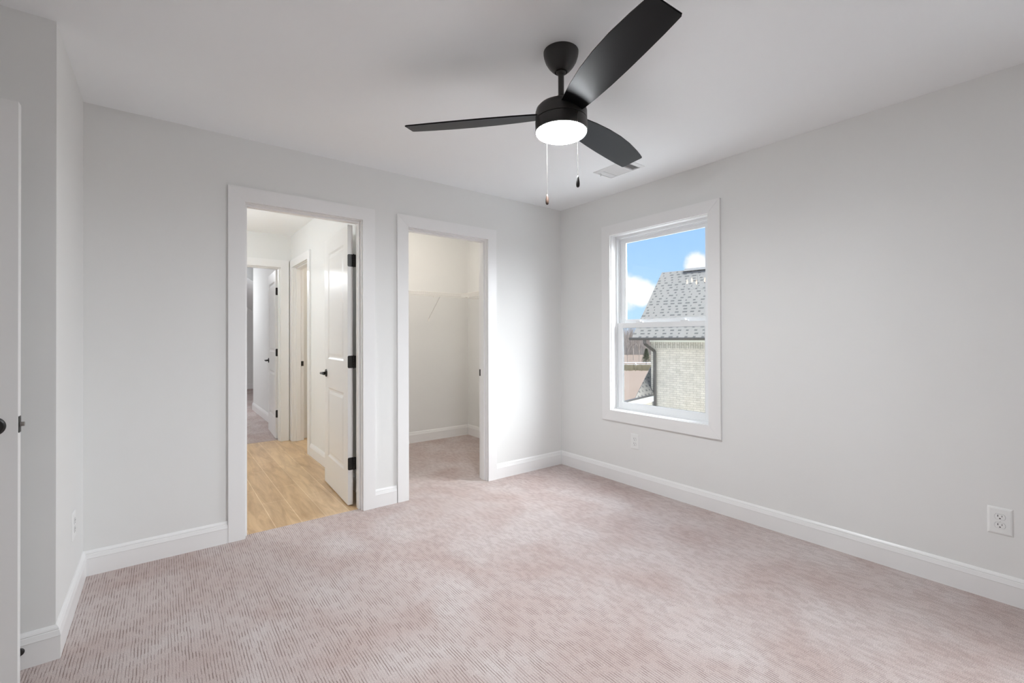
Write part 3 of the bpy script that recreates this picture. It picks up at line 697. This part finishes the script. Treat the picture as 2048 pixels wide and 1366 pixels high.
# stair chandelier, seen only as a reflection in the window
ch = empty('chandelier', (-3.85, .95, H)); tag(ch, 'small candle chandelier at the stair side of the hall', 'chandelier')
bm = bmesh.new(); tube(bm, [(0, 0, 0), (0, 0, -.40)], .006, 8); lathe(bm, [(0, 0), (.05, 0), (.05, -.02), (0, -.025)], 24)
for k in range(5):
    a = 2 * math.pi * k / 5; c_, s_ = math.cos(a), math.sin(a)
    tube(bm, [(0, 0, -.40), (.09 * c_, .09 * s_, -.43), (.17 * c_, .17 * s_, -.40), (.17 * c_, .17 * s_, -.33)], .005, 8)
obj('arm_frame', bm, BLACKM, ch)
BULB = emit('bulb_glow', (1, .66, .38), 7)
for k in range(5):
    a = 2 * math.pi * k / 5; bm = bmesh.new(); lathe(bm, [(0, 0), (.012, .01), (.018, .03), (.012, .06), (0, .085)], 14, Matrix.Translation((.17 * math.cos(a), .17 * math.sin(a), -.33)))
    obj('bulb', bm, BULB, ch, smooth=True)

# ------------------------------------------------------------------ outside
GZ = -3.0
S(obj('ground_bounce', B(.2, 8.5, -16, 14, GZ - .05, GZ + .04), simple('pale_bounce', (.76, .75, .72), .9, noise=.15, scale=1.5)), 'pale ground added out of view below the window, bounces daylight up', 'ground')  # added reflector: pale slab throws daylight up onto the ceiling
S(obj('ground_field', B(-60, 260, -120, 260, GZ - .3, GZ), FIELD), 'dry pinkish field seen through the lower sash', 'ground')
n3 = Vector((.980, .198, 0)); d3_ = Vector((-.198, .980, 0))
CORN = Vector((CAM.x, CAM.y, 0)) + 15.0 * Vector((.851, .607, 0))
# local frame of the house: x = -d (to the right in the photo), y = n (away), z up; origin at its left front corner on the ground
hr = math.atan2(-d3_.y, -d3_.x)
house = empty('neighbor_house', (CORN.x, CORN.y, GZ), hr); tag(house, 'cream brick house with grey shingle roofs and dark gutter outside the window', 'house')
LW, DW = 9.0, 4.15
EZ = 1.165 - GZ                     # eave height above ground
wl = obj('brick_wall', B(0, LW, 0, DW, 0, EZ - .32), BRICK, house)
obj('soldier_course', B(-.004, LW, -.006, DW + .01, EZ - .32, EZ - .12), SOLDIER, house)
obj('frieze_board', B(-.03, LW, -.03, DW + .03, EZ - .12, EZ - .0), FASCIA, house)
RX0 = -.50; ov = .36; rise = 2.41; run = 2.46
sl = math.atan2(rise, run); slen = math.hypot(rise, run)
def roof(y0, sgn):
    bm = bmesh.new(); box(bm, 0, LW - RX0, 0, slen, -.03, 0)
    o = obj('roof_slope', bm, SHINGLE, house)
    if sgn > 0: o.matrix_local = Matrix.Translation((RX0, y0, EZ + .03)) @ Matrix.Rotation(sl, 4, 'X')
    else: o.matrix_local = Matrix.Translation((LW, y0, EZ + .03)) @ Matrix.Rotation(math.pi, 4, 'Z') @ Matrix.Rotation(sl, 4, 'X')
    return o
roof(-ov, 1); roof(-ov + 2 * run, -1)
bm = bmesh.new(); prism(bm, [(-ov + .2, EZ), (-ov + run, EZ + rise - .15), (-ov + 2 * run - .2, EZ)], lambda p: (.0, p[0], p[1]), lambda p: (.1, p[0], p[1])); obj('gable', bm, BRICK, house)
bm = bmesh.new()
prism(bm, [(-.14, -.06), (0, .03), (.14, -.06), (.14, -.045), (0, .05), (-.14, -.045)], lambda p: (.35, -ov + run + p[0], EZ + .03 + rise + p[1]), lambda p: (2.1, -ov + run + p[0], EZ + .03 + rise + p[1])); obj('ridge_vent', bm, simple('ridge_cap', (.22, .21, .19), .9), house)
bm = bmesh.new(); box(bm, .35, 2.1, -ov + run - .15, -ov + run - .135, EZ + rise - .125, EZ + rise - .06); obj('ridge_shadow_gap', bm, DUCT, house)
bm = bmesh.new()
prism(bm, [(-ov + .02, EZ + .03), (-ov - .11, EZ + .03), (-ov - .125, EZ + .01), (-ov - .115, EZ - .02), (-ov - .08, EZ - .055), (-ov + .02, EZ - .055)], lambda p: (RX0 - .05, p[0], p[1]), lambda p: (LW, p[0], p[1])); obj('gutter', bm, GUTTER, house)
obj('soffit', B(RX0 + .02, LW, -ov, .0, EZ - .045, EZ - .02), FASCIA, house)
obj('rake_board', (lambda bm: prism(bm, [(-ov, EZ - .05), (-ov + run, EZ + rise - .07), (-ov + run, EZ + rise), (-ov, EZ + .02)], lambda p: (RX0 + .01, p[0], p[1]), lambda p: (RX0 + .035, p[0], p[1])))(bmesh.new()), WHITEB, house)
bm = bmesh.new()
for (pa, pb) in (((-.03, -ov - .05, EZ - .05), (-.03, -ov - .05, EZ - .17)), ((-.03, -ov - .05, EZ - .17), (.15, -.055, EZ - .42)), ((.15, -.055, EZ - .42), (.15, -.055, .3))):
    tube(bm, [pa, pb], .052, 4)
obj('downspout', bm, GUTTER, house)
# lower wing beyond the corner
Bp = Vector((CAM.x, CAM.y, CAM.z)) + 14.55 * Vector((.8545, .606, -.128))
inv = house.matrix_world  # not evaluated yet
def tol(p):
    q = Vector(p) - Vector((CORN.x, CORN.y, GZ)); return Vector((q.dot(-d3_), q.dot(n3), q.z))
def rp(r, t): return tol(CAM + Vector(r) * t)
zA = Bp.z - GZ
yB = tol(Bp).y
def onz(r): # intersection of a photo ray with the lower eave height
    t = (zA + GZ - CAM.z) / r[2]; return rp(r, t)
A_ = onz((.808, .641, -.1415)); Hp = onz((.824, .629, -.1352)); B_ = tol(Bp)
Tp = rp((.851, .607, -.0655), 16.2)
wg = house
dirn = (B_ - A_).normalized()
bm = bmesh.new()
A2 = Hp - dirn * 2.2
top = [Hp, B_ + dirn * .02, Vector((B_.x, Tp.y, Tp.z)), Tp]
# slope as its own flat object so that the shingle courses run along the eave
X_ = dirn; Zn = X_.cross(Tp - Hp).normalized()
if Zn.z < 0: Zn = -Zn
Y_ = Zn.cross(X_)
M4 = Matrix((X_, Y_, Zn)).transposed().to_4x4(); M4.translation = Hp
Mi = M4.inverted()
loc_ = [Mi @ p for p in top]
prism(bm, [(p.x, p.y) for p in loc_], lambda p: (p[0], p[1], 0), lambda p: (p[0], p[1], -.03))
o = obj('roof_slope', bm, SHINGLE, wg); o.matrix_local = M4
bm = bmesh.new(); side = Vector((-dirn.y, dirn.x, 0))
if side.y > 0 and False: side = -side
e1, e0 = B_ + dirn * .02, A_ - dirn * 2.0
def bar(bm, p, q, w0, w1, z0, z1):
    vv = [bm.verts.new(pt + side * w_ + up * z_) for pt in (p, q) for w_ in (w0, w1) for z_ in (z0, z1)]
    for f in [(0, 1, 3, 2), (4, 6, 7, 5), (0, 4, 5, 1), (2, 3, 7, 6), (0, 2, 6, 4), (1, 5, 7, 3)]: bm.faces.new([vv[i] for i in f])
bar(bm, e0, e1, -.03, .03, -.20, -.02); obj('fascia', bm, WHITEB, wg)
bm = bmesh.new(); bar(bm, e0, e1, -.05, .05, -.02, .012); obj('drip_edge', bm, GUTTER, wg)
bm = bmesh.new(); bar(bm, e0, e1 - dirn * .1, -.02, .02, -B_.z, -.2); obj('brick_wall', bm, BRICK, wg)

# fence, brush and trees beyond the field
def gp(r, t): return Vector((CAM.x, CAM.y, GZ)) + Vector((r[0], r[1], 0)) * t
F0 = gp((.74, .70), 64); F1 = gp((.93, .55), 64); fd = (F1 - F0); fL = fd.length; fa = math.atan2(fd.y, fd.x)
fn = empty('rail_fence', F0, fa); tag(fn, 'low white rail fence across the far side of the field', 'fence')
for zz in (.32, .58):
    obj('rail', B(0, fL, -.03, .03, zz - .028, zz + .028), WHITEB, fn)
for k in range(int(fL / 2.4) + 1):
    obj('post', B(k * 2.4 - .06, k * 2.4 + .06, -.05, .05, 0, .64), WHITEB, fn)
bm = bmesh.new()
B0 = gp((.74, .70), 58); bd = gp((.93, .55), 58) - B0; bl = bd.length
for k in range(5200):
    x = random.random() * bl; y = random.gauss(0, .8); h_ = random.uniform(.35, .82); dx_ = random.uniform(-.12, .12)
    p = Vector((x, y, 0)); v0 = bm.verts.new(p + Vector((-.03, 0, 0))); v1 = bm.verts.new(p + Vector((.03, 0, 0))); v2 = bm.verts.new(p + Vector((dx_, random.uniform(-.1, .1), h_)))
    bm.faces.new((v0, v1, v2))
br_ = obj('brush', bm, HEDGE); br_.location = B0; br_.rotation_euler = (0, 0, math.atan2(bd.y, bd.x)); tag(br_, 'strip of olive brown brush in front of the white fence', 'brush', kind='stuff')

def bare_tree(seed, hgt):
    rnd = random.Random(seed); bm = bmesh.new()
    def branch(p, d, ln, r, lv):
        q = p + d * ln
        tube(bm, [p, q], [r, r * .6], 4 if lv < 2 else 3, closed_ends=False)
        if lv >= 4: return
        for k in range((5, 4, 4, 4)[lv] + (2 if lv == 0 else 0)):
            t = rnd.uniform(.3, 1.0); a = rnd.uniform(0, 6.283); sp_ = rnd.uniform(.35, .85)
            ax = d.orthogonal().normalized(); ax.rotate(Matrix.Rotation(a, 3, d))
            nd = (d * math.cos(sp_) + ax * math.sin(sp_) + Vector((0, 0, .15))).normalized()
            branch(p + d * ln * t, nd, ln * rnd.uniform(.45, .68), r * .5, lv + 1)
    branch(Vector((0, 0, 0)), Vector((rnd.uniform(-.05, .05), rnd.uniform(-.05, .05), 1)).normalized(), hgt * .5, .10, 0)
    return bm
protos = []
for s_ in range(4):
    me_o = obj('bare_tree', bare_tree(s_, 6.4), BARK); protos.append(me_o)
k = 0
for row, dist in enumerate((75, 81, 87, 93, 99)):
    for j in range(6):
        f = (j + .5 * (row % 2)) / 5.5; r2 = (.775 + f * .11, .675 - f * .09)
        o = protos[k] if k < 4 else protos[k % 4].copy()
        if k >= 4: C.objects.link(o)
        o.location = gp(r2, dist); o.rotation_euler = (0, 0, k * 1.7)
        s_ = .92 + .13 * ((k * 7) % 5) / 4; o.scale = (s_ * .6, s_ * .6, s_)
        tag(o, 'leafless grey brown tree in the wood beyond the fence', 'tree', 'bare trees beyond the fence'); k += 1
bm = bmesh.new(); T0 = gp((.73, .71), 109); T1 = gp((.94, .53), 109); tl = (T1 - T0).length
for k in range(5200):
    x = random.random() * tl; y = random.uniform(-3, 3); h_ = random.uniform(3.5, 8.6); dx_ = random.uniform(-.7, .7)
    v0 = bm.verts.new((x - .03, y, 0)); v1 = bm.verts.new((x + .03, y, 0)); v2 = bm.verts.new((x + dx_, y + random.uniform(-.4, .4), h_)); bm.faces.new((v0, v1, v2))
    z_ = h_ * random.uniform(.3, .7); xx = x + dx_ * z_ / h_; bm.faces.new([bm.verts.new(p) for p in ((xx, y, z_), (xx, y, z_ + .05), (xx + random.uniform(-1, 1), y, z_ + random.uniform(.5, 1.3)))])
th = obj('woods_thicket', bm, simple('thicket_twigs', (.33, .29, .26), .9, noise=.6, scale=.8)); th.location = T0; th.rotation_euler = (0, 0, math.atan2((T1 - T0).y, (T1 - T0).x)); tag(th, 'hazy grey brown thicket of bare saplings behind the trees', 'woods', kind='stuff')
ev = empty('evergreen_tree', gp((.8435, .6135), 70)); tag(ev, 'small green cedar beside the brick house corner', 'tree')
bm = bmesh.new(); tube(bm, [(0, 0, 0), (0, 0, 2.0)], [.09, .03], 8); obj('trunk', bm, BARK, ev)
bm = bmesh.new()
for k in range(2600):
    t = random.random() ** .8; zz = .25 + t * 2.1; rr = (1 - t) * .85 * math.sqrt(random.random()) + .05; a = random.uniform(0, 6.283)
    p = Vector((rr * math.cos(a), rr * math.sin(a), zz)); q = p + Vector((math.cos(a) * .16, math.sin(a) * .16, random.uniform(.02, .14))); s_ = Vector((-math.sin(a), math.cos(a), 0)) * .04
    bm.faces.new([bm.verts.new(p - s_), bm.verts.new(p + s_), bm.verts.new(q)])
obj('foliage', bm, EVERG, ev)
bpy.context.view_layer.update()
